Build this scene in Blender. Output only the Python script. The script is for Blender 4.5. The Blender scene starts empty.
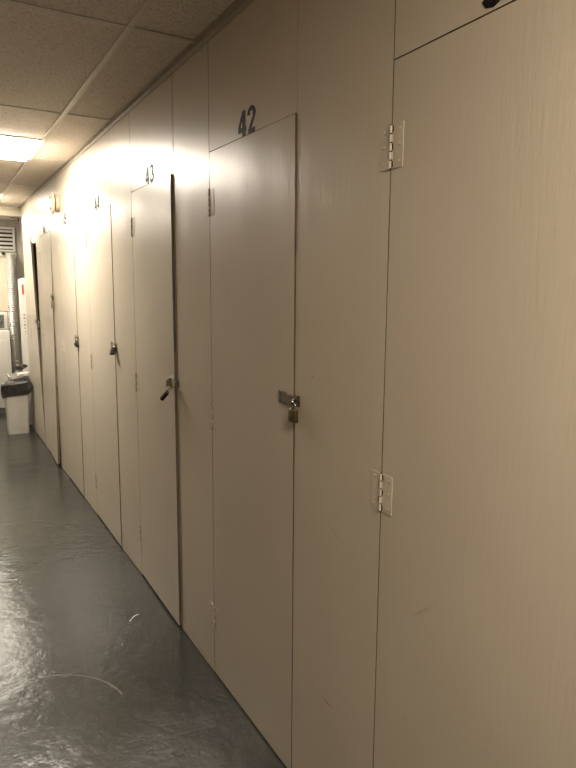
import bpy, bmesh, math, random
from math import sin, cos, pi, radians
from mathutils import Vector, Matrix, noise

random.seed(7)
S = bpy.context.scene
C = S.collection

# ------------------------------------------------------------------ camera
H = 1.545                      # eye height
WX = 0.91                      # plane of the storage wall
CEIL = 2.442
cd = bpy.data.cameras.new('camera')
cam = bpy.data.objects.new('camera', cd)
C.objects.link(cam)
cd.sensor_fit = 'HORIZONTAL'
cd.sensor_width = 36.0
cd.lens = 36.0 * 621.0 / 576.0
cd.clip_start = 0.02
F = Vector((0.49094599, 0.85890773, -0.14577223))
R = Vector((0.86865493, -0.49537161, 0.00675129))
U = Vector((0.06641269, 0.12994029, 0.98929514))
m = Matrix.Identity(4)
for i in range(3):
    m[i][0] = R[i]; m[i][1] = U[i]; m[i][2] = -F[i]
m.translation = Vector((0, 0, H))
cam.matrix_world = m
S.camera = cam

# ------------------------------------------------------------------ world, exposure
w = bpy.data.worlds.new('world'); S.world = w
w.use_nodes = True
w.node_tree.nodes['Background'].inputs[0].default_value = (1.0, 0.85, 0.68, 1)
w.node_tree.nodes['Background'].inputs[1].default_value = 0.0
vs = S.view_settings
vs.view_transform = 'Standard'; vs.look = 'None'; vs.gamma = 1.0
vs.use_curve_mapping = False
vs.exposure = 0.18
LAMP = 50.0                    # emission of the lit ceiling panels
LAMP_BACK = 54.0               # the weak one behind the photographer
LAMP_END = 30.0                # laundry corner
LAMP_COL = (1.0, 0.90, 0.76)

# ------------------------------------------------------------------ material helpers
def mat(name, col, rough=0.5, metal=0.0, emit=None, estr=0.0):
    M = bpy.data.materials.new(name); M.use_nodes = True
    b = M.node_tree.nodes['Principled BSDF']
    b.inputs['Base Color'].default_value = (*col, 1)
    b.inputs['Roughness'].default_value = rough
    b.inputs['Metallic'].default_value = metal
    if emit:
        b.inputs['Emission Color'].default_value = (*emit, 1)
        b.inputs['Emission Strength'].default_value = estr
    return M

def nodes(M):
    nt = M.node_tree
    return nt, nt.nodes, nt.links, nt.nodes['Principled BSDF']

def noise_node(nt, scale, vec_scale=(1, 1, 1), detail=4, rough=0.55, src='Object'):
    tc = nt.nodes.new('ShaderNodeNewGeometry') if src == 'Pos' else nt.nodes.new('ShaderNodeTexCoord')
    mp = nt.nodes.new('ShaderNodeMapping')
    mp.inputs['Scale'].default_value = vec_scale
    nt.links.new(tc.outputs['Position' if src == 'Pos' else 'Object'], mp.inputs['Vector'])
    n = nt.nodes.new('ShaderNodeTexNoise')
    n.inputs['Scale'].default_value = scale
    n.inputs['Detail'].default_value = detail
    n.inputs['Roughness'].default_value = rough
    nt.links.new(mp.outputs[0], n.inputs['Vector'])
    return n

def ramp(nt, src, stops):
    r = nt.nodes.new('ShaderNodeValToRGB')
    e = r.color_ramp.elements
    e[0].position, e[0].color = stops[0][0], (*stops[0][1], 1)
    e[1].position, e[1].color = stops[-1][0], (*stops[-1][1], 1)
    for p, c in stops[1:-1]:
        k = e.new(p); k.color = (*c, 1)
    nt.links.new(src, r.inputs[0])
    return r

def add_bump(M, chain):
    """chain: list of (noise socket, strength, distance)"""
    nt, N, L, b = nodes(M)
    prev = None
    for sock, st, dist in chain:
        bp = N.new('ShaderNodeBump')
        bp.inputs['Strength'].default_value = st
        bp.inputs['Distance'].default_value = dist
        L.new(sock, bp.inputs['Height'])
        if prev: L.new(prev.outputs[0], bp.inputs['Normal'])
        prev = bp
    L.new(prev.outputs[0], b.inputs['Normal'])

def speckled(name, c1, c2, scale, rough=0.5, metal=0.0, vec=(1, 1, 1), bump=0.0, dist=0.001):
    M = mat(name, c1, rough, metal)
    nt, N, L, b = nodes(M)
    n = noise_node(nt, scale, vec, src='Pos')
    r = ramp(nt, n.outputs['Fac'], [(0.35, c1), (0.65, c2)])
    L.new(r.outputs[0], b.inputs['Base Color'])
    if bump: add_bump(M, [(n.outputs['Fac'], bump, dist)])
    return M

# painted plywood of the storage wall: brushed on satin paint
SCUFFS = [((1.355, 0.383), 1.50, 0.028, 0.003, 1.3), ((1.455, 1.312), 0.9, 0.012, 0.005, 0.8), ((0.98, 0.84), 0.9, 0.05, 0.006, 0.45), ((1.86, 1.88), 0.1, 0.018, 0.006, 0.5), ((1.33, 0.9), 2.2, 0.03, 0.004, 0.5)]
def paint(name, c1, c2, rough):
    M = mat(name, c1, rough)
    nt, N, L, b = nodes(M)
    big = noise_node(nt, 1.6, (1, 1, 1), 3, src='Pos')
    fine = noise_node(nt, 105, (1, 1, 0.10), 4, 0.6, src='Pos')
    orange = noise_node(nt, 160, (1, 1, 0.7), 2, src='Pos')
    wave = noise_node(nt, 2.2, (1, 1, 0.5), 2, src='Pos')
    r = ramp(nt, big.outputs['Fac'], [(0.3, c1), (0.7, c2)])
    # old rubbed scuffs on the paint
    g_ = N.new('ShaderNodeNewGeometry'); cur = r.outputs[0]
    for c0, tilt, ln2, wd, amt in SCUFFS:
        mp = N.new('ShaderNodeMapping'); mp.vector_type = 'TEXTURE'
        mp.inputs['Location'].default_value = (0.91, c0[0], c0[1])
        mp.inputs['Rotation'].default_value = (tilt, 0, 0)
        mp.inputs['Scale'].default_value = (1, wd, ln2)
        L.new(g_.outputs['Position'], mp.inputs['Vector'])
        le = N.new('ShaderNodeVectorMath'); le.operation = 'LENGTH'; L.new(mp.outputs[0], le.inputs[0])
        m1 = N.new('ShaderNodeMapRange'); m1.inputs['From Min'].default_value = 1.0; m1.inputs['From Max'].default_value = 0.3
        m1.inputs['To Min'].default_value = 0.0; m1.inputs['To Max'].default_value = amt
        L.new(le.outputs['Value'], m1.inputs['Value'])
        mm = N.new('ShaderNodeMath'); mm.operation = 'MULTIPLY'; L.new(m1.outputs[0], mm.inputs[0])
        L.new(fine.outputs['Fac'], mm.inputs[1])
        mx_ = N.new('ShaderNodeMixRGB'); mx_.inputs[2].default_value = (0.16, 0.09, 0.06, 1)
        L.new(mm.outputs[0], mx_.inputs[0]); L.new(cur, mx_.inputs[1]); cur = mx_.outputs[0]
    L.new(cur, b.inputs['Base Color'])
    rr = N.new('ShaderNodeMapRange')
    rr.inputs['To Min'].default_value = rough - 0.05
    rr.inputs['To Max'].default_value = rough + 0.07
    L.new(fine.outputs['Fac'], rr.inputs['Value'])
    L.new(rr.outputs[0], b.inputs['Roughness'])
    add_bump(M, [(wave.outputs['Fac'], 0.35, 0.02), (fine.outputs['Fac'], 0.42, 0.0020), (orange.outputs['Fac'], 0.15, 0.0008)])
    return M
PAINT = paint('cream_gloss_paint', (0.60, 0.532, 0.422), (0.645, 0.575, 0.465), 0.30)
PAINT_DOOR = paint('cream_door_paint', (0.59, 0.525, 0.42), (0.635, 0.57, 0.46), 0.29)
PAINT_METAL = speckled('painted_hinge_metal', (0.60, 0.53, 0.42), (0.68, 0.60, 0.49), 60, 0.34, bump=0.25, dist=0.0008)
BARE = speckled('tarnished_hinge_metal', (0.20, 0.17, 0.12), (0.33, 0.28, 0.21), 90, 0.42, 0.6)
GAP = mat('recess_shade', (0.02, 0.016, 0.012), 0.8)  # near-black colour standing in for shade inside gaps and slots
EDGE = speckled('shaded_plywood_edge', (0.11, 0.09, 0.065), (0.20, 0.165, 0.12), 40, 0.7, vec=(1, 1, 0.2))  # plywood edges, coloured darker to stand for shade in the seams
BLACK = speckled('black_vinyl_digit', (0.006, 0.006, 0.005), (0.012, 0.011, 0.010), 80, 0.6)
BLACK.node_tree.nodes['Principled BSDF'].inputs['Specular IOR Level'].default_value = 0.22
STEEL = speckled('zinc_steel', (0.20, 0.18, 0.145), (0.38, 0.35, 0.29), 120, 0.33, 0.9)
CHROME = speckled('bright_steel', (0.62, 0.58, 0.5), (0.75, 0.7, 0.62), 60, 0.18, 1.0)
BRASS = speckled('aged_brass', (0.16, 0.125, 0.07), (0.26, 0.205, 0.12), 90, 0.3, 0.9)
DARKLOCK = speckled('dark_lock_body', (0.03, 0.026, 0.02), (0.09, 0.075, 0.055), 70, 0.35, 0.4)
BLACKLOCK = speckled('black_vinyl_lock', (0.010, 0.010, 0.009), (0.02, 0.02, 0.018), 70, 0.45)
WHITE = speckled('white_enamel', (0.66, 0.64, 0.58), (0.72, 0.70, 0.64), 6, 0.32)
WHITE_BIN = speckled('white_bin_plastic', (0.64, 0.61, 0.54), (0.70, 0.67, 0.60), 9, 0.5)
GREYTRIM = speckled('grey_control_panel', (0.10, 0.10, 0.10), (0.16, 0.16, 0.15), 9, 0.4)
TEE = speckled('grid_tee_enamel', (0.66, 0.61, 0.52), (0.72, 0.67, 0.58), 12, 0.45)
ANGLE = speckled('wall_angle_enamel', (0.44, 0.39, 0.31), (0.50, 0.45, 0.36), 12, 0.5)
CREAMB = speckled('cream_board', (0.66, 0.60, 0.46), (0.70, 0.64, 0.50), 8, 0.5)
PAPER = speckled('white_paper', (0.75, 0.73, 0.68), (0.8, 0.78, 0.72), 30, 0.7)
RED = mat('red_print', (0.45, 0.05, 0.03), 0.5)
INK = mat('dark_print', (0.05, 0.045, 0.04), 0.5)
IVORY = speckled('aged_ivory_plastic', (0.60, 0.52, 0.38), (0.66, 0.58, 0.44), 20, 0.4)

# ceiling tile: pale mineral board with fine fissures
TILE = mat('mineral_ceiling_tile', (0.6, 0.54, 0.46), 0.9)
nt, N, L, b = nodes(TILE)
n1 = noise_node(nt, 95, (1, 1, 1), 6, 0.7, src='Pos')
n2 = noise_node(nt, 3, (1, 1, 1), 2, src='Pos')
r1 = ramp(nt, n1.outputs['Fac'], [(0.36, (0.56, 0.49, 0.41)), (0.48, (0.83, 0.76, 0.67)), (0.7, (0.88, 0.81, 0.72))])
L.new(r1.outputs[0], b.inputs['Base Color'])
add_bump(TILE, [(n1.outputs['Fac'], 0.5, 0.003)])

# floor: grey deck paint, worn and shiny, with one arc-shaped scrape
FLOOR = mat('grey_floor_paint', (0.14, 0.14, 0.13), 0.3)
FLOOR.node_tree.nodes['Principled BSDF'].inputs['Specular IOR Level'].default_value = 0.24
nt, N, L, b = nodes(FLOOR)
nb = noise_node(nt, 1.3, (1, 1, 1), 5, 0.6, src='Pos')
nf = noise_node(nt, 24, (1, 1, 1), 3, 0.55, src='Pos')
nm = noise_node(nt, 7, (1, 1, 1), 5, 0.6, src='Pos')
rb = ramp(nt, nb.outputs['Fac'], [(0.3, (0.036, 0.036, 0.031)), (0.7, (0.050, 0.050, 0.043))])
geo = N.new('ShaderNodeNewGeometry')
sub = N.new('ShaderNodeVectorMath'); sub.operation = 'SUBTRACT'
sub.inputs[1].default_value = (0.2275, 2.1826, 0.0)
L.new(geo.outputs['Position'], sub.inputs[0])
ln = N.new('ShaderNodeVectorMath'); ln.operation = 'LENGTH'
L.new(sub.outputs[0], ln.inputs[0])
def mth(op, a, bb=None, c=None):
    x = N.new('ShaderNodeMath'); x.operation = op
    for i, v in enumerate((a, bb, c)):
        if v is None: continue
        if isinstance(v, (int, float)): x.inputs[i].default_value = v
        else: L.new(v, x.inputs[i])
    return x.outputs[0]
ring = mth('ABSOLUTE', mth('SUBTRACT', ln.outputs['Value'], 0.319))
ringm = mth('LESS_THAN', ring, mth('MULTIPLY', nf.outputs['Fac'], 0.008))
sp = N.new('ShaderNodeSeparateXYZ'); L.new(sub.outputs[0], sp.inputs[0])
ang = mth('ARCTAN2', sp.outputs[1], sp.outputs[0])
arc = mth('MULTIPLY', mth('GREATER_THAN', ang, 0.15), mth('LESS_THAN', ang, 1.55))
mask = mth('MULTIPLY', mth('MULTIPLY', ringm, arc), mth('MULTIPLY', mth('SUBTRACT', nf.outputs['Fac'], 0.25), 1.5))
mx = N.new('ShaderNodeMixRGB'); mx.inputs[2].default_value = (0.24, 0.23, 0.20, 1)
L.new(mask, mx.inputs[0]); L.new(rb.outputs[0], mx.inputs[1])
L.new(mx.outputs[0], b.inputs['Base Color'])
mr = N.new('ShaderNodeMapRange')
mr.inputs['To Min'].default_value = 0.15; mr.inputs['To Max'].default_value = 0.27
L.new(nm.outputs['Fac'], mr.inputs['Value']); L.new(mr.outputs[0], b.inputs['Roughness'])
add_bump(FLOOR, [(nm.outputs['Fac'], 0.30, 0.012), (nf.outputs['Fac'], 0.30, 0.004)])

BLOCK = speckled('grey_concrete_wall', (0.42, 0.40, 0.35), (0.52, 0.49, 0.43), 9, 0.75, vec=(1, 1, 0.25), bump=0.3, dist=0.004)
LEFTW = paint('dark_corridor_paint', (0.15, 0.125, 0.10), (0.18, 0.15, 0.12), 0.6)  # unseen walls, darkened so they bounce less light into the corridor
# foil duct
FOIL = speckled('foil_duct', (0.70, 0.68, 0.63), (0.82, 0.80, 0.75), 90, 0.40, 0.6, bump=0.6, dist=0.003)
BAG = mat('black_bin_liner', (0.035, 0.032, 0.027), 0.24)
nt, N, L, b = nodes(BAG)
n = noise_node(nt, 28, (1, 1, 1.6), 5, 0.6, src='Pos'); add_bump(BAG, [(n.outputs['Fac'], 0.9, 0.02)])

def lamp_mat(name, strength, col=None):
    return mat(name, (0.9, 0.88, 0.82), 0.4, 0, col or LAMP_COL, strength)

# ------------------------------------------------------------------ mesh helpers
class MB:
    def __init__(s): s.bm = bmesh.new()
    def box(s, x0, x1, y0, y1, z0, z1, bev=0.0, M=None):
        t = bmesh.new()
        bmesh.ops.create_cube(t, size=1)
        for v in t.verts:
            v.co = Vector(((x0+x1)/2 + v.co.x*(x1-x0), (y0+y1)/2 + v.co.y*(y1-y0), (z0+z1)/2 + v.co.z*(z1-z0)))
        if bev: bmesh.ops.bevel(t, geom=t.edges[:], offset=bev, segments=2, affect='EDGES', profile=0.5)
        return s.merge(t, M)
    def merge(s, t, M=None):
        if M is not None: t.transform(M)
        me = bpy.data.meshes.new('tmp'); t.to_mesh(me); t.free()
        s.bm.from_mesh(me); bpy.data.meshes.remove(me)
        return s
    def tube(s, pts, r, seg=10, cap=True):
        pts = [Vector(p) for p in pts]; rings = []; prevx = None
        rr = r if isinstance(r, (list, tuple)) else [r]*len(pts)
        for i, p in enumerate(pts):
            d = (pts[min(i+1, len(pts)-1)] - pts[max(i-1, 0)]).normalized()
            if prevx is None:
                a = Vector((0, 0, 1)) if abs(d.z) < 0.9 else Vector((1, 0, 0))
                x = d.cross(a).normalized()
            else:
                x = (prevx - d*prevx.dot(d)).normalized()
            prevx = x; y = d.cross(x)
            rings.append([s.bm.verts.new(p + (x*cos(2*pi*k/seg) + y*sin(2*pi*k/seg))*rr[i]) for k in range(seg)])
        for a, c in zip(rings, rings[1:]):
            for k in range(seg):
                s.bm.faces.new((a[k], a[(k+1) % seg], c[(k+1) % seg], c[k]))
        if cap:
            s.bm.faces.new(rings[0][::-1]); s.bm.faces.new(rings[-1])
        return s
    def lathe(s, prof, seg=32, M=None):
        t = bmesh.new(); rings = []
        for r_, z_ in prof:
            rings.append([t.verts.new((r_*cos(2*pi*k/seg), r_*sin(2*pi*k/seg), z_)) for k in range(seg)] if r_ > 1e-6 else [t.verts.new((0, 0, z_))])
        for a, c in zip(rings, rings[1:]):
            for k in range(seg):
                q = [a[k % len(a)], a[(k+1) % len(a)], c[(k+1) % len(c)], c[k % len(c)]]
                u = []
                for v in q:
                    if v not in u: u.append(v)
                if len(u) > 2: t.faces.new(u)
        return s.merge(t, M)
    def loops(s, loops, capb=False, capt=False):
        rings = [[s.bm.verts.new(p) for p in lp] for lp in loops]
        n = len(rings[0])
        for a, c in zip(rings, rings[1:]):
            for k in range(n): s.bm.faces.new((a[k], a[(k+1) % n], c[(k+1) % n], c[k]))
        if capb: s.bm.faces.new(rings[0][::-1])
        if capt: s.bm.faces.new(rings[-1])
        return s
    def build(s, name, material, parent=None, smooth=False, **props):
        bmesh.ops.recalc_face_normals(s.bm, faces=s.bm.faces[:])
        me = bpy.data.meshes.new(name); s.bm.to_mesh(me); s.bm.free()
        ms = material if isinstance(material, (list, tuple)) else [material]
        for q in ms: me.materials.append(q)
        if smooth:
            for p in me.polygons: p.use_smooth = True
            try: me.set_sharp_from_angle(angle=radians(40))
            except Exception: pass
        o = bpy.data.objects.new(name, me); C.objects.link(o)
        if parent: o.parent = parent
        for k, v in props.items(): o[k] = v
        return o

def thing(name, label, cat, loc=(0, 0, 0), rot=(0, 0, 0), group=None):
    o = bpy.data.objects.new(name, None); C.objects.link(o)
    o.empty_display_size = 0.05
    o.location = loc; o.rotation_euler = rot
    o['label'] = label; o['category'] = cat
    if group: o['group'] = group
    return o
def tag(o, label, cat, group=None):
    o['label'] = label; o['category'] = cat
    if group: o['group'] = group
    return o
def struct(mb, name, material):
    o = mb.build(name, material, kind='structure')
    if name == 'wall_right':
        o.data.materials.append(EDGE)
        for p in o.data.polygons:
            if abs(p.normal.y) > 0.8 or p.normal.z < -0.8: p.material_index = 1
    return o
def rrect(cx, cy, hx, hy, r, n=6):
    out = []
    for qx, qy, a0 in ((1, 1, 0), (-1, 1, 90), (-1, -1, 180), (1, -1, 270)):
        for k in range(n):
            a = radians(a0 + 90*k/(n-1))
            out.append((cx + qx*(hx-r) + r*cos(a), cy + qy*(hy-r) + r*sin(a)))
    return out

# ------------------------------------------------------------------ the setting
LX = -0.81                      # left wall
YB = -3.4                       # wall behind the photographer
YE = 7.42                       # the storage wall stops here
YN = 9.2                        # end wall of laundry corner
XO = 2.05                       # back of the storage spaces
struct(MB().box(LX-0.1, XO+0.1, YB-0.1, YN+0.1, -0.1, 0), 'floor', FLOOR)

# ceiling: individual boards (one structure mesh) and the grid under them
RUN = [0.655, 0.045, -0.565]    # main runners
G = 0.012
DEP = 1.22
tees = [2.26 + DEP*k for k in range(-5, 5)]       # cross tees
mb = MB()
lights_at = {4.445: LAMP, 6.885: LAMP*0.6, -0.435: LAMP_BACK}
colsx = [(RUN[0], WX), (RUN[1], RUN[0]), (RUN[2], RUN[1]), (LX, RUN[2])]
mb.box(LX-0.1, XO+0.1, YB-0.1, 7.50, CEIL+0.09, CEIL+0.13)     # deck over the boards
for ci, (xa, xb) in enumerate(colsx):
    for k in range(-1, len(tees)):
        ya = tees[k] if k >= 0 else YB
        yb = tees[k+1] if k+1 < len(tees) else 7.5
        yb = min(yb, 7.5)
        if yb - ya < 0.02: continue
        if ci == 1:
            lit = [y for y in lights_at if ya < y < yb]
            if lit:
                yb = lit[0] - 0.305
        dz = random.uniform(0, 0.003)
        mb.box(xa+0.003, xb-0.003, ya+0.003, yb-0.003, CEIL+0.002+dz, CEIL+0.016+dz)
struct(mb, 'ceiling', TILE)
mb = MB()
for x in RUN: mb.box(x-G, x+G, YB, 7.5, CEIL-0.004, CEIL+0.002, 0.0008)
struct(mb, 'trim_1', TEE)
mb = MB()
for y in tees:
    if YB < y < 7.45:
        for xa, xb in colsx: mb.box(xa+G, xb-G, y-0.0095, y+0.0095, CEIL-0.003, CEIL+0.0015)
for y in lights_at:
    for xa, xb in colsx[1:2]: mb.box(xa+G, xb-G, y-0.314, y-0.296, CEIL-0.003, CEIL+0.0015)
struct(mb, 'trim_2', TEE)
mb = MB()
mb.box(WX-0.024, WX-0.0015, YB, 7.5, CEIL-0.003, CEIL+0.001)
mb.box(WX-0.003, WX-0.0005, YB, YE, CEIL-0.024, CEIL-0.003)
struct(mb, 'trim_3', ANGLE)
mb = MB()
mb.box(LX+0.0005, LX+0.024, YB, 7.5, CEIL-0.003, CEIL+0.001)
struct(mb, 'trim_4', ANGLE)

# doors of the storage spaces: digits, hinge line y, latch edge y, outward lean at top/bottom of latch edge
DOORS = [
    ('39', 1.137, 0.515, 0.000, 0.000, (1.865, 1.072, 0.25)),
    ('42', 2.178, 1.555, 0.0040, 0.000, (1.868, 1.072, 0.25)),
    ('43', 3.193, 2.575, 0.0095, 0.009, (1.866, 1.072, 0.25)),
    ('44', 4.245, 3.607, 0.002, 0.004, (1.866, 1.08, 0.25)),
    ('45', 5.255, 4.672, 0.002, 0.003, (1.86, 1.10, 0.22)),
    ('46', 6.245, 5.625, 0.000, 0.028, (1.85, 1.10, 0.22)),
    ('47', 7.105, 6.480, 0.046, 0.000, (1.85, 1.10, 0.22)),
]
TOPS = {'39': (2.045, 2.045), '42': (2.043, 2.033), '43': (2.036, 2.030), '44': (2.028, 2.024), '45': (2.03, 2.03), '46': (2.033, 2.045), '47': (2.0, 2.0)}   # door top at hinge and latch side
DT = 2.04
T = 0.019
mb = MB()
edges = [YB-0.1]
for d in DOORS: edges += [d[2]-0.0040, d[1]+0.0022]
edges.append(YE)
# full height boards between the doors
for i in range(0, len(edges), 2):
    a, c = edges[i], edges[i+1]
    z0 = 0.005
    mb = MB()
    if i == 4:                    # board joint that runs up from the latch side of the third door
        mb.box(WX, WX+T, a, 2.556, z0, CEIL, 0.0008)
        mb.box(WX, WX+T, 2.559, c, 2.10, CEIL, 0.0008)
        mb.box(WX, WX+T, 2.559, c, z0, 2.10)
    else:
        mb.box(WX, WX+T, a, c, z0, CEIL, 0.0008)
    struct(mb, 'wall_right', PAINT)
for d in DOORS:                  # header boards above the doors
    mb = MB(); mb.box(WX, WX+T, d[2]-0.0033, d[1]-0.0005, DT+0.003, CEIL, 0.0008)
    ya_, yb_ = d[2]-0.0033, d[1]-0.0005
    for v in mb.bm.verts:
        if v.co.z < 2.2:
            u_ = (v.co.y-ya_)/(yb_-ya_)
            v.co.z += TOPS[d[0]][1]*(1-u_) + TOPS[d[0]][0]*u_ - DT
    struct(mb, 'wall_right', PAINT)
mb = MB()                        # framing and shell behind the boards, unlit
for d in DOORS:
    mb.box(WX+T+0.001, WX+T+0.05, d[1]+0.006, d[1]+0.05, 0.001, CEIL)
mb.box(XO, XO+0.08, YB-0.1, YN+0.1, 0.001, CEIL+0.09)
mb.box(WX+T+0.001, XO, YE-0.03, YE, 0.001, CEIL)
struct(mb, 'wall_storage', EDGE)
struct(MB().box(LX-0.1, LX, YB-0.1, YN+0.1, 0.001, CEIL+0.09), 'wall_left', LEFTW)
struct(MB().box(LX, XO, YB-0.1, YB, 0.001, CEIL+0.09), 'wall_back', LEFTW)
struct(MB().box(LX, XO, YN, YN+0.1, 0.001, 2.6), 'wall_end', BLOCK)
# bulkhead over the passage into the laundry corner, ceiling beyond
mb = MB(); mb.box(LX, XO, 7.5, 7.58, 2.345, 2.60, 0.002)
struct(mb, 'trim_5', CREAMB)
struct(MB().box(LX, XO, 7.58, YN, 2.475, 2.57), 'ceiling_laundry', TILE)

# ------------------------------------------------------------------ ceiling lights
def troffer(y, strength, label, x0=RUN[1], x1=RUN[0], z=CEIL, drop=0.024, col=None):
    t = thing('ceiling_light', label, 'ceiling light', ((x0+x1)/2, y, z), group='recessed ceiling light panels')
    hx, hy = (x1-x0)/2-0.014, 0.293
    f = MB()
    for a in (-1, 1):
        f.box(-hx, hx, a*hy-0.012, a*hy+0.012, -0.002, 0.05)
        f.box(a*hx-0.012, a*hx+0.012, -hy+0.012, hy-0.012, -0.002, 0.05)
    f.box(-hx, hx, -hy, hy, 0.05, 0.056)
    f.build('light_frame', TEE, t)
    MB().box(-hx+0.013, hx-0.013, -hy+0.013, hy-0.013, -drop, 0.008, 0.004).build('diffuser', lamp_mat('lit_diffuser', strength, col), t)
    return t
troffer(4.445, LAMP, 'lit ceiling light panel, the glowing one at the left edge of the ceiling')
troffer(6.885, LAMP*0.6, 'lit ceiling light panel near the far end of the corridor by the laundry corner')
troffer(-0.435, LAMP_BACK, 'lit ceiling light panel just behind the photographer', drop=0.004, col=(1.0, 0.86, 0.69))
troffer(8.35, LAMP_END, 'lit ceiling light panel in the laundry corner, behind the bulkhead', 0.0, 0.61, 2.415)

# ------------------------------------------------------------------ digits
GL = {   # strokes on a 1 x 1.6 box
 '4': [[(0.72, 0.0), (0.72, 1.6)], [(0.66, 1.52), (0.08, 0.52)], [(0.0, 0.42), (1.0, 0.42)]],
 '2': [[(0.14, 1.12), (0.17, 1.33), (0.34, 1.48), (0.56, 1.50), (0.76, 1.40), (0.84, 1.18), (0.78, 0.92), (0.50, 0.56), (0.20, 0.13)], [(0.08, 0.11), (0.92, 0.11)]],
 '3': [[(0.12, 1.24), (0.26, 1.44), (0.50, 1.50), (0.76, 1.40), (0.84, 1.18), (0.74, 0.95), (0.44, 0.84)], [(0.44, 0.84), (0.76, 0.74), (0.88, 0.48), (0.76, 0.22), (0.50, 0.11), (0.24, 0.18), (0.11, 0.40)]],
 '5': [[(0.86, 1.49), (0.20, 1.49)], [(0.24, 1.50), (0.17, 0.84)], [(0.16, 0.84), (0.40, 0.98), (0.66, 0.94), (0.85, 0.72), (0.84, 0.36), (0.66, 0.15), (0.42, 0.11), (0.20, 0.20), (0.11, 0.36)]],
 '6': [[(0.82, 1.30), (0.64, 1.48), (0.42, 1.46), (0.22, 1.22), (0.13, 0.84), (0.13, 0.48), (0.26, 0.2), (0.50, 0.10), (0.76, 0.2), (0.87, 0.48), (0.78, 0.76), (0.54, 0.88), (0.30, 0.80), (0.15, 0.58)]],
 '7': [[(0.08, 1.49), (0.92, 1.49)], [(0.84, 1.45), (0.54, 0.85), (0.40, 0.0)]],
 '9': [[(0.16, 0.28), (0.34, 0.12), (0.58, 0.14), (0.78, 0.38), (0.87, 0.76), (0.87, 1.12), (0.74, 1.4), (0.50, 1.50), (0.24, 1.4), (0.13, 1.12), (0.22, 0.84), (0.46, 0.72), (0.70, 0.80), (0.85, 1.02)]],
}
def digit(ch, h, w, parent, yoff, wt=0.30):
    """flat vinyl digit on the wall; reading direction is -y; face towards -x"""
    o = MB()
    for li, line in enumerate(GL[ch]):
        P = [Vector((a*w, c*h/1.6)) for a, c in line]
        hw = wt*w*0.5
        left, right = [], []
        for i, p in enumerate(P):
            d = (P[min(i+1, len(P)-1)] - P[max(i-1, 0)]).normalized()
            n = Vector((-d.y, d.x))
            e = 1.35 if abs(d.x) < 0.45 else 0.9
            left.append(p + n*hw*e); right.append(p - n*hw*e)
        d0 = 0.0006 + 0.0002*li
        for i in range(len(P)-1):
            q = [left[i], right[i], right[i+1], left[i+1]]
            f = [o.bm.verts.new((-d0, yoff - a.x, a.y)) for a in q]
            g = [o.bm.verts.new((0.0, yoff - a.x, a.y)) for a in q]
            o.bm.faces.new(f); o.bm.faces.new(g[::-1])
            for k in range(4): o.bm.faces.new((f[k], g[k], g[(k+1) % 4], f[(k+1) % 4]))
    return o.build('digit', BLACK, parent)
where = {'39': 'over the nearest door, cut off by picture top', '42': 'above the nearest complete door',
         '43': 'in the glare, over the door with black lock', '44': 'above the third complete door',
         '45': 'washed out beside the round alarm', '46': 'under the round alarm', '47': 'above the farthest, leaning door'}
for num, yh, yl, pt, pb, hz in DOORS:
    yc = (yh+yl)/2
    hh, ww = 0.078, 0.056
    t = thing('door_number', 'black number %s on cream wall, %s' % (num, where[num]), 'door number',
              (WX-0.0002, yc, sum(TOPS[num])/2 + (0.010 if num == '39' else 0.004)), group='black door numbers')
    digit(num[0], hh, ww, t, ww+0.006)
    digit(num[1], hh, ww, t, -0.006)

# ------------------------------------------------------------------ hinge prototype (origin on the hinge line, face of wall at x=0)
def make_hinge():
    lw, hh = 0.041, 0.047
    h = MB()
    h.box(-0.0016, 0.0, -lw, -0.0045, -hh, hh, 0.0004)
    h.box(-0.0016, 0.0, 0.0045, lw-0.004, -hh, hh, 0.0006)
    h = h.build('hinge', PAINT_METAL)
    k = MB(); n = 5; ln_ = 2*hh/n
    for i in range(n):
        z0 = -hh + i*ln_ + 0.0016; z1 = z0 + ln_ - 0.0032
        k.tube([(-0.0028, 0, z0), (-0.0028, 0, z1)], 0.0033, 12)
        s_ = -1 if i % 2 else 1
        k.box(-0.0030, -0.0010, min(0, s_*0.006), max(0, s_*0.006), z0, z1)
    k = k.build('knuckle', PAINT_METAL, h, smooth=True)
    p = MB().tube([(-0.0028, 0, -hh-0.001), (-0.0028, 0, hh+0.001)], 0.0018, 10).build('hinge_pin', GAP, h, smooth=True)
    g = MB()
    for i in range(n):
        z0 = -hh + i*ln_ + 0.003; z1 = z0 + ln_ - 0.006
        s_ = 1 if i % 2 else -1
        g.box(-0.0020, -0.0002, min(s_*0.0046, s_*0.0085), max(s_*0.0046, s_*0.0085), z0, z1)
    g.box(-0.0012, -0.0002, -0.0046, 0.0046, -hh, hh)
    g = g.build('knuckle_shade', GAP, h)  # near-black slips painting the shade around the knuckles
    for y in (-0.029, 0.025):
        for z in (-0.034, 0.002, 0.034):
            sc = MB().lathe([(0, 0.0012), (0.0028, 0.001), (0.0042, 0.0)], 12, Matrix.Translation((-0.0016, y, z)) @ Matrix.Rotation(-pi/2, 4, 'Y'))
            sc.build('screw', PAINT_METAL, h, smooth=True)
    return h
hinge0 = make_hinge()
hinge_used = [False]
def put_hinge(door, z):
    if not hinge_used[0]:
        hinge_used[0] = True; h = hinge0
    else:
        h = hinge0.copy(); C.objects.link(h)
        for ch in hinge0.children:
            c2 = ch.copy(); C.objects.link(c2); c2.parent = h
    h.parent = door; h.location = (0, 0, z)

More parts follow.
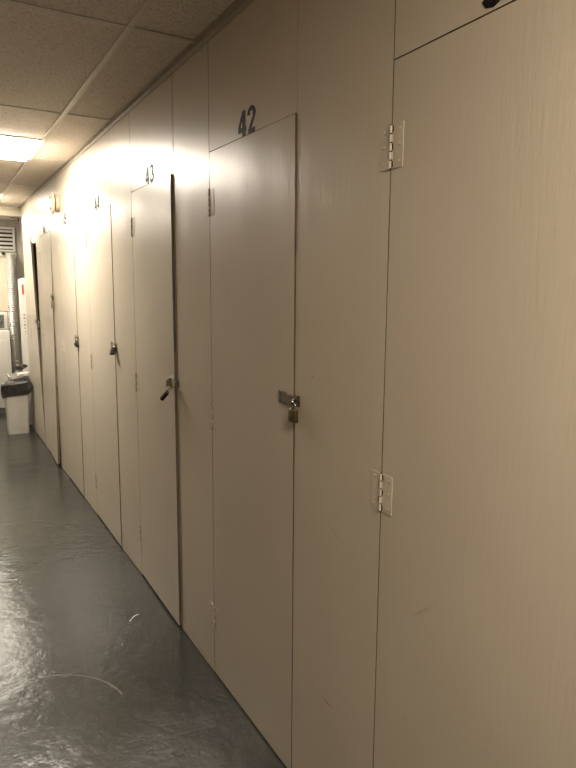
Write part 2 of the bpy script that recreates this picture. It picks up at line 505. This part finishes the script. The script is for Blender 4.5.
# ------------------------------------------------------------------ doors
LAB = {
 '39': 'nearest cream storage door filling the right side of the picture',
 '42': 'cream plywood storage door under the number 42, with hasp and brass lock',
 '43': 'cream storage door standing slightly proud, with the black lock hanging askew',
 '44': 'cream storage door under the number 44, brightly lit, with a wide grey lock',
 '45': 'narrow-looking cream storage door with small round lock, right of the alarm',
 '46': 'cream storage door under the round alarm, its bottom corner bowed outward',
 '47': 'farthest cream storage door, leaning open at its top',
}
def lean(z, pt, pb): return pb + (pt-pb)*max(0, min(1, z/DT))
HASPZ = {'42': 1.232, '43': 1.150, '44': 1.235, '45': 1.205, '46': 1.50, '47': 1.25}
for num, yh, yl, pt, pb, hz in DOORS:
    d = thing('storage_door', LAB[num], 'door', (WX, yh, 0), group='cream storage doors')
    W_ = yh - yl
    mbd = MB(); t_ = bmesh.new()
    NZ = 14; NY = 8; z0, z1 = 0.014, DT
    if num == '42': z0 = 0.008
    fr = [[None]*(NY+1) for _ in range(NZ+1)]; bk = [[None]*(NY+1) for _ in range(NZ+1)]
    for i in range(NZ+1):
        for j in range(NY+1):
            u = j/NY
            z = z0 + (TOPS[num][0]*(1-u) + TOPS[num][1]*u - z0)*i/NZ
            px = -lean(z, pt, pb)*u
            if num == '43': px -= 0.0012*sin(pi*u)*sin(2.6*z)
            y = -0.0015 - (W_-0.0015)*u
            if num in ('46',) and i == 0 and j == NY:      # worn, rounded corner
                zz = z + 0.012; y += 0.008
            else: zz = z
            fr[i][j] = t_.verts.new((px, y, zz)); bk[i][j] = t_.verts.new((px+T, y, zz))
    for i in range(NZ):
        for j in range(NY):
            t_.faces.new((fr[i][j], fr[i][j+1], fr[i+1][j+1], fr[i+1][j]))
            t_.faces.new((bk[i][j], bk[i+1][j], bk[i+1][j+1], bk[i][j+1]))
    for i in range(NZ):
        t_.faces.new((fr[i][0], fr[i+1][0], bk[i+1][0], bk[i][0]))
        t_.faces.new((fr[i][NY], bk[i][NY], bk[i+1][NY], fr[i+1][NY]))
    for j in range(NY):
        t_.faces.new((fr[0][j], bk[0][j], bk[0][j+1], fr[0][j+1]))
        t_.faces.new((fr[NZ][j], fr[NZ][j+1], bk[NZ][j+1], bk[NZ][j]))
    mbd.merge(t_)
    dpn = mbd.build('door_panel', [PAINT_DOOR, EDGE], d)
    for p in dpn.data.polygons:
        if abs(p.normal.y) > 0.8: p.material_index = 1
    for z in hz: put_hinge(d, z)
    if num in HASPZ:
        z = HASPZ[num]; o = -lean(z, pt, pb) - 0.0003; e = -W_
        hs = MB()
        hs.box(o-0.0022, o, e+0.045, e+0.088, z-0.019, z+0.019, 0.0006)
        for q in (-0.011, 0.011):
            for yy in (0.056, 0.077):
                hs.lathe([(0, 0.002), (0.003, 0.0015), (0.0045, 0)], 10, Matrix.Translation((o-0.0022, e+yy, z+q)) @ Matrix.Rotation(-pi/2, 4, 'Y'))
        hs = hs.build('hasp', STEEL, d)
        kb = MB().tube([(o-0.004, e+0.043, z-0.018), (o-0.004, e+0.043, z+0.018)], 0.004, 10)
        kb.build('knuckle', STEEL, hs, smooth=True)
        if num != '43':
            st = MB()                                       # hinged strap with its slot
            st.box(o-0.0075, o-0.0053, e-0.004, e+0.044, z-0.015, z+0.015, 0.0006)
            st.box(o-0.0075, o-0.0053, e-0.030, e-0.004, z+0.005, z+0.015, 0.0006)
            st.box(o-0.0075, o-0.0053, e-0.030, e-0.004, z-0.015, z-0.005, 0.0006)
            st.box(o-0.0075, o-0.0053, e-0.034, e-0.030, z-0.015, z+0.015, 0.0006)
            st.build('strap', STEEL, hs)
        else:
            st = MB()                                       # strap left swung out from the wall
            Mx = Matrix.Translation((o-0.004, e+0.043, z)) @ Matrix.Rotation(radians(-38), 4, 'Z')
            st.box(-0.001, 0.0012, -0.055, -0.002, -0.015, 0.015, 0.0006, M=Mx)
            st.build('strap', CHROME, hs)
        sp_ = MB()
        sp_.box(-0.0018, -0.0002, e-0.034, e-0.008, z-0.016, z+0.016, 0.0005)
        pts = [(-0.001 - 0.019*sin(pi*k/10), e-0.018, z + 0.0075*cos(pi*k/10)) for k in range(11)]
        sp_.tube(pts, 0.0022, 8)
        sp_.build('staple', STEEL, hs, smooth=True)

# ------------------------------------------------------------------ padlocks hanging from the hasps
def padlock(num, label, body, bw, bh, bt, mbody, tilt=0.0, drop=0.030, shackle=CHROME, dial=False, roll=0.0):
    dd = [q for q in DOORS if q[0] == num][0]
    z = HASPZ[num]; yl = dd[2]
    t = thing('padlock', label, 'padlock', (WX-(0.0185 if num == '43' else 0.0135), yl-0.018, z-0.002), (tilt, roll, 0), group='padlocks on the storage doors')
    sw = bw*0.30 if bw > 0.02 else 0.0065
    pts = [(0, -sw, -drop)] + [(0, -sw*cos(pi*k/10), -sw + sw*sin(pi*k/10)) for k in range(11)] + [(0, sw, -drop)]
    bm_ = MB()
    if dial:
        Mr = Matrix.Translation((0, 0, -drop-bh*0.45)) @ Matrix.Rotation(-pi/2, 4, 'Y')
        bm_.lathe([(0, -bt/2), (bh*0.45, -bt/2), (bh*0.5, -bt/2+0.002), (bh*0.5, bt/2-0.002), (bh*0.45, bt/2), (0, bt/2)], 24, Mr)
        bo = bm_.build('lock_body', mbody, t, smooth=True)
        MB().lathe([(0, 0.006), (bh*0.25, 0.006), (bh*0.3, 0)], 20, Matrix.Translation((-bt/2, 0, -drop-bh*0.45)) @ Matrix.Rotation(-pi/2, 4, 'Y')).build('dial', BLACKLOCK, bo, smooth=True)
    else:
        bm_.box(-bt/2, bt/2, -bw/2, bw/2, -drop-bh, -drop+0.002, min(bt, bw)*0.18)
        bo = bm_.build('lock_body', mbody, t, smooth=True)
        MB().lathe([(0, 0.0015), (0.005, 0.0015), (0.006, 0)], 14, Matrix.Translation((0, 0, -drop-bh)) @ Matrix.Rotation(pi, 4, 'X')).build('keyhole', BARE, bo, smooth=True)
    MB().tube(pts, 0.0030, 10).build('shackle', shackle, t, smooth=True)
    return t
padlock('42', 'small dark brass padlock hanging on the door under the number 42', 'b', 0.036, 0.036, 0.014, BRASS, drop=0.024)
padlock('43', 'slim black padlock hanging askew from the swung-out hasp', 's', 0.020, 0.052, 0.016, BLACKLOCK, tilt=radians(42), drop=0.056, roll=radians(24))
padlock('44', 'wide dark grey padlock on the brightly lit door under the number 44', 'b', 0.050, 0.036, 0.022, DARKLOCK, tilt=radians(-14), drop=0.014, roll=radians(14))
padlock('45', 'round dark padlock with dial on the door right of the alarm', 'd', 0.045, 0.045, 0.018, DARKLOCK, drop=0.018, dial=True)
padlock('46', 'tall tarnished padlock on the door below the round alarm', 'b', 0.036, 0.060, 0.020, BARE, drop=0.040)
padlock('47', 'small steel padlock on the farthest, leaning door', 'b', 0.040, 0.040, 0.020, STEEL, drop=0.020)

# ------------------------------------------------------------------ round alarm on the wall
al = thing('fire_alarm', 'round ivory alarm horn high on the wall at the corridor far end', 'alarm', (WX-0.001, 5.20, 2.215))
RX = Matrix.Rotation(-pi/2, 4, 'Y') @ Matrix.Diagonal((1, 1, 0.72, 1))
MB().lathe([(0, 0), (0.066, 0), (0.068, 0.004), (0.068, 0.036), (0.062, 0.042), (0, 0.042)], 36, RX).build('back_box', IVORY, al, smooth=True)
MB().lathe([(0, 0.042), (0.04, 0.042), (0.04, 0.052), (0.083, 0.053), (0.086, 0.060), (0.083, 0.070), (0.060, 0.080), (0.03, 0.083), (0, 0.083)], 40, RX).build('horn_cover', IVORY, al, smooth=True)
for z in (-0.038, 0.038):
    MB().box(-0.060, -0.053, -0.02, 0.02, z-0.011, z+0.011, 0.002).build('sound_slot', GAP, al)

# ------------------------------------------------------------------ scuffs and scraps
sc = MB()
pts = [(0.739-0.022, 2.752-0.004, 0.002), (0.739-0.012, 2.758, 0.003), (0.739, 2.770, 0.006), (0.739+0.014, 2.776, 0.009), (0.739+0.03, 2.775, 0.011)]
L_ = []
for i, p in enumerate(pts):
    q = 0.005*(1-0.2*i)
    L_.append([(p[0]-q*0.4, p[1]-q, p[2]-0.001), (p[0]+q*0.4, p[1]+q, p[2]-0.001), (p[0]+q*0.4, p[1]+q, p[2]), (p[0]-q*0.4, p[1]-q, p[2])])
sc.loops(L_, True, True)
tag(sc.build('paper_scrap', PAPER), 'tiny curled white scrap lying on the grey floor', 'scrap')

# ------------------------------------------------------------------ waste bins
def bin_body(t, hx, hy, h, mt, taper=0.86):
    out = []
    for z, s_ in ((0.0, taper), (0.004, taper+0.005), (h-0.02, 0.985), (h-0.018, 1.02), (h, 1.03)):
        out.append([(x, y, z) for x, y in rrect(0, 0, hx*s_, hy*s_, 0.03)])
    for z, s_ in ((h, 0.97), (0.02, taper-0.05)):
        out.append([(x, y, z) for x, y in rrect(0, 0, hx*s_, hy*s_, 0.028)])
    return MB().loops(out, True, True).build('bin_body', mt, t, smooth=True)
b1 = thing('waste_bin', 'white tapered waste bin with black liner, standing at the corridor end', 'bin', (0.750, 7.34, 0.0), (0, 0, radians(-4)), group='white waste bins')
bin_body(b1, 0.125, 0.16, 0.525, WHITE_BIN)
def liner(t, hx, hy, h, dropz, parent_name='bin_liner'):
    prof = [(0.80, 0.12), (0.90, h-0.10), (0.94, h-0.02), (0.97, h+0.022), (1.06, h+0.034), (1.15, h+0.008), (1.17, h-dropz*0.4), (1.13, h-dropz*0.8), (1.09, h-dropz), (1.05, h-dropz*0.98), (1.06, h-dropz*0.5)]
    out = []
    for li, (s_, z) in enumerate(prof):
        lp = []
        for k, (x, y) in enumerate(rrect(0, 0, hx*s_, hy*s_, 0.04, 14)):
            n_ = noise.noise(Vector((x*16, y*16, li*0.55)))
            n2_ = noise.noise(Vector((x*40, y*40, li*0.9+5)))
            f_ = 1 + 0.14*n_ + 0.10*n2_ if li > 2 else 1 + 0.03*n_
            zz = z + (0.075*noise.noise(Vector((x*9+3, y*9, 1.7))) + 0.008*n2_ if li > 2 else 0)
            if li > 3: zz += 0.022*(x/hx) + 0.018*sin(7*math.atan2(y, x))
            lp.append((x*f_, y*f_, zz))
        out.append(lp)
    return MB().loops(out, True, False).build(parent_name, BAG, t, smooth=True)
liner(b1, 0.128, 0.160, 0.535, 0.12)
b2 = thing('waste_bin', 'taller white waste bin half hidden behind the one with black liner', 'bin', (0.875, 7.80, 0.0), group='white waste bins')
bin_body(b2, 0.15, 0.16, 0.57, WHITE_BIN, 0.9)
def crumple(name, loc, r, mt, lab, cat, sq=(1, 1, 0.6), seed=0, grp=None):
    t_ = bmesh.new(); bmesh.ops.create_icosphere(t_, subdivisions=3, radius=r)
    for v in t_.verts:
        n_ = noise.noise(v.co*(0.9/r) + Vector((seed, 0, 0))) + 0.5*noise.noise(v.co*(2.3/r) + Vector((0, seed, 0)))
        v.co *= 1 + 0.42*n_
        v.co = Vector((v.co.x*sq[0], v.co.y*sq[1], v.co.z*sq[2]))
    o = MB().merge(t_).build(name, mt)
    o.location = loc
    return tag(o, lab, cat, grp)
crumple('crumpled_paper', (0.875, 7.75, 0.585), 0.066, PAPER, 'crumpled white paper heaped on top of the rear waste bin', 'rubbish', (1.2, 1.0, 0.62), 3)
crumple('crumpled_bag', (0.85, 7.77, 0.672), 0.056, DARKLOCK, 'small dark grey crumpled bag lying on the white paper in the rear bin', 'rubbish', (1.2, 0.9, 0.6), 9)

# ------------------------------------------------------------------ laundry corner
# dryer
dr = thing('clothes_dryer', 'white front-loading dryer at the left edge, in the laundry corner', 'dryer', (0.49, 8.83, 0))
MB().box(-0.34, 0.34, -0.31, 0.32, 0.0, 0.075).build('toe_kick', GREYTRIM, dr)
MB().box(-0.345, 0.345, -0.335, 0.33, 0.075, 1.05, 0.012).build('cabinet', WHITE, dr, smooth=True)
dp = MB().box(-0.27, 0.30, -0.350, -0.336, 0.28, 0.93, 0.006).build('dryer_door', WHITE, dr, smooth=True)
MB().box(-0.235, -0.215, -0.368, -0.351, 0.56, 0.70, 0.004).build('handle', STEEL, dp)
cp = MB().box(-0.345, 0.345, -0.20, 0.10, 1.051, 1.275, 0.02).build('control_console', WHITE, dr, smooth=True)
MB().box(-0.30, 0.30, -0.210, -0.201, 1.075, 1.245, 0.003).build('control_panel', GREYTRIM, cp)
for x in (-0.2, 0.05, 0.25):
    MB().lathe([(0, 0.028), (0.022, 0.026), (0.026, 0.0)], 20, Matrix.Translation((x, -0.210, 1.16)) @ Matrix.Rotation(pi/2, 4, 'X')).build('control_knob', CHROME, cp, smooth=True)

# flexible duct
du = MB(); pts = []; rr = []
NP = 300
for k in range(NP+1):
    u = k/NP
    z = 0.16 + u*(2.02-0.16)
    x = 0.975 + 0.03*sin(u*pi*1.1+2.6)*(1-u) - 0.024
    y = 9.06 + 0.02*sin(u*5)
    pts.append((x, y, z)); rr.append(0.060 + 0.0048*sin(k*pi/2.0) + 0.002*noise.noise(Vector((k*0.2, 0, 0))))
du.tube(pts, rr, 20)
tag(du.build('flexible_duct', FOIL, smooth=True), 'silver ribbed foil duct running up the grey end wall', 'duct')
# louvred vent
lv = thing('louvred_vent', 'white louvred vent high on the grey end wall', 'vent', (0.70, YN-0.001, 2.06))
f = MB()
f.box(-0.33, 0.33, -0.04, 0, 0, 0.022, 0.002); f.box(-0.33, 0.33, -0.04, 0, 0.288, 0.315, 0.002)
f.box(-0.33, -0.305, -0.04, 0, 0.022, 0.288, 0.002); f.box(0.305, 0.33, -0.04, 0, 0.022, 0.288, 0.002)
f.build('vent_frame', WHITE, lv)
MB().box(-0.304, 0.304, -0.006, -0.001, 0.022, 0.288).build('vent_back', GAP, lv)
for k in range(5):
    Mx = Matrix.Translation((0, -0.022, 0.050 + 0.053*k)) @ Matrix.Rotation(radians(-40), 4, 'X')
    MB().box(-0.303, 0.303, -0.002, 0.002, -0.019, 0.019, M=Mx).build('slat', WHITE, lv)
# board under the vent
tag(MB().box(0.30, 1.04, YN-0.045, YN-0.001, 1.99, 2.045, 0.003).build('shelf_board', CREAMB), 'cream horizontal board under the louvred vent', 'board')
tag(MB().lathe([(0, 0), (0.018, 0), (0.022, 0.012), (0.02, 0.03), (0.008, 0.04), (0, 0.04)], 20, Matrix.Translation((0.875, YN-0.046, 2.03)) @ Matrix.Rotation(pi/2, 4, 'X')).build('board_knob', DARKLOCK, smooth=True), 'small dark round knob on the cream board under the vent', 'knob')  # dark round knob fixed to the board
tag(MB().box(0.25, 0.935, YN-0.025, YN-0.001, 1.27, 1.985, 0.003).build('wall_board', CREAMB), 'plain cream board on the end wall above the dryer', 'board')
# pipe from the ceiling
tag(MB().tube([(1.10, 9.12, 2.474), (1.10, 9.12, 2.42), (1.112, 9.12, 2.38), (1.112, 9.12, 2.20)], 0.010, 12).build('thin_pipe', WHITE, smooth=True), 'thin white pipe coming down from ceiling in the laundry corner', 'pipe')
hk = MB().box(0.96, 1.06, 8.86, 8.88, 2.466, 2.4745).tube([(1.05, 8.87, 2.468), (1.05, 8.87, 2.43)], 0.008, 8)
tag(hk.build('ceiling_bracket', DARKLOCK), 'small dark bracket under the laundry corner ceiling', 'bracket')
# hot water tank
tk = thing('water_heater', 'tall white cylindrical tank just beyond the end of the storage wall', 'water heater', (1.192, 8.26, 0))
MB().lathe([(0, 0.04), (0.245, 0.04), (0.255, 0.05), (0.255, 1.66), (0.25, 1.685), (0.20, 1.70), (0, 1.705)], 48).build('tank', WHITE, tk, smooth=True)
for a in range(3):
    MB().tube([(0.19*cos(a*2.09), 0.19*sin(a*2.09), 0), (0.19*cos(a*2.09), 0.19*sin(a*2.09), 0.045)], 0.02, 10).build('leg', STEEL, tk)
for x in (-0.09, 0.09):
    MB().tube([(x, 0.05, 1.70), (x, 0.05, 2.30)], 0.012, 10).build('pipe', BRASS, tk, smooth=True)
def wrap(a0, a1, z0, z1, mt, name, r_=0.2565):
    o = MB(); n_ = 8; out = []
    for k in range(n_+1):
        a = radians(a0 + (a1-a0)*k/n_)
        out.append([(r_*cos(a), r_*sin(a), z0), ((r_-0.001)*cos(a), (r_-0.001)*sin(a), z0), ((r_-0.001)*cos(a), (r_-0.001)*sin(a), z1), (r_*cos(a), r_*sin(a), z1)])
    return o.loops(out, True, True).build(name, mt, tk)
wrap(206, 214, 1.50, 1.62, RED, 'warning_label')
random.seed(3)
for k in range(6):
    wrap(206+random.uniform(0, 4), 214+random.uniform(-3, 2), 1.25-0.04*k, 1.262-0.04*k, INK if k < 4 else RED, 'printed_line')
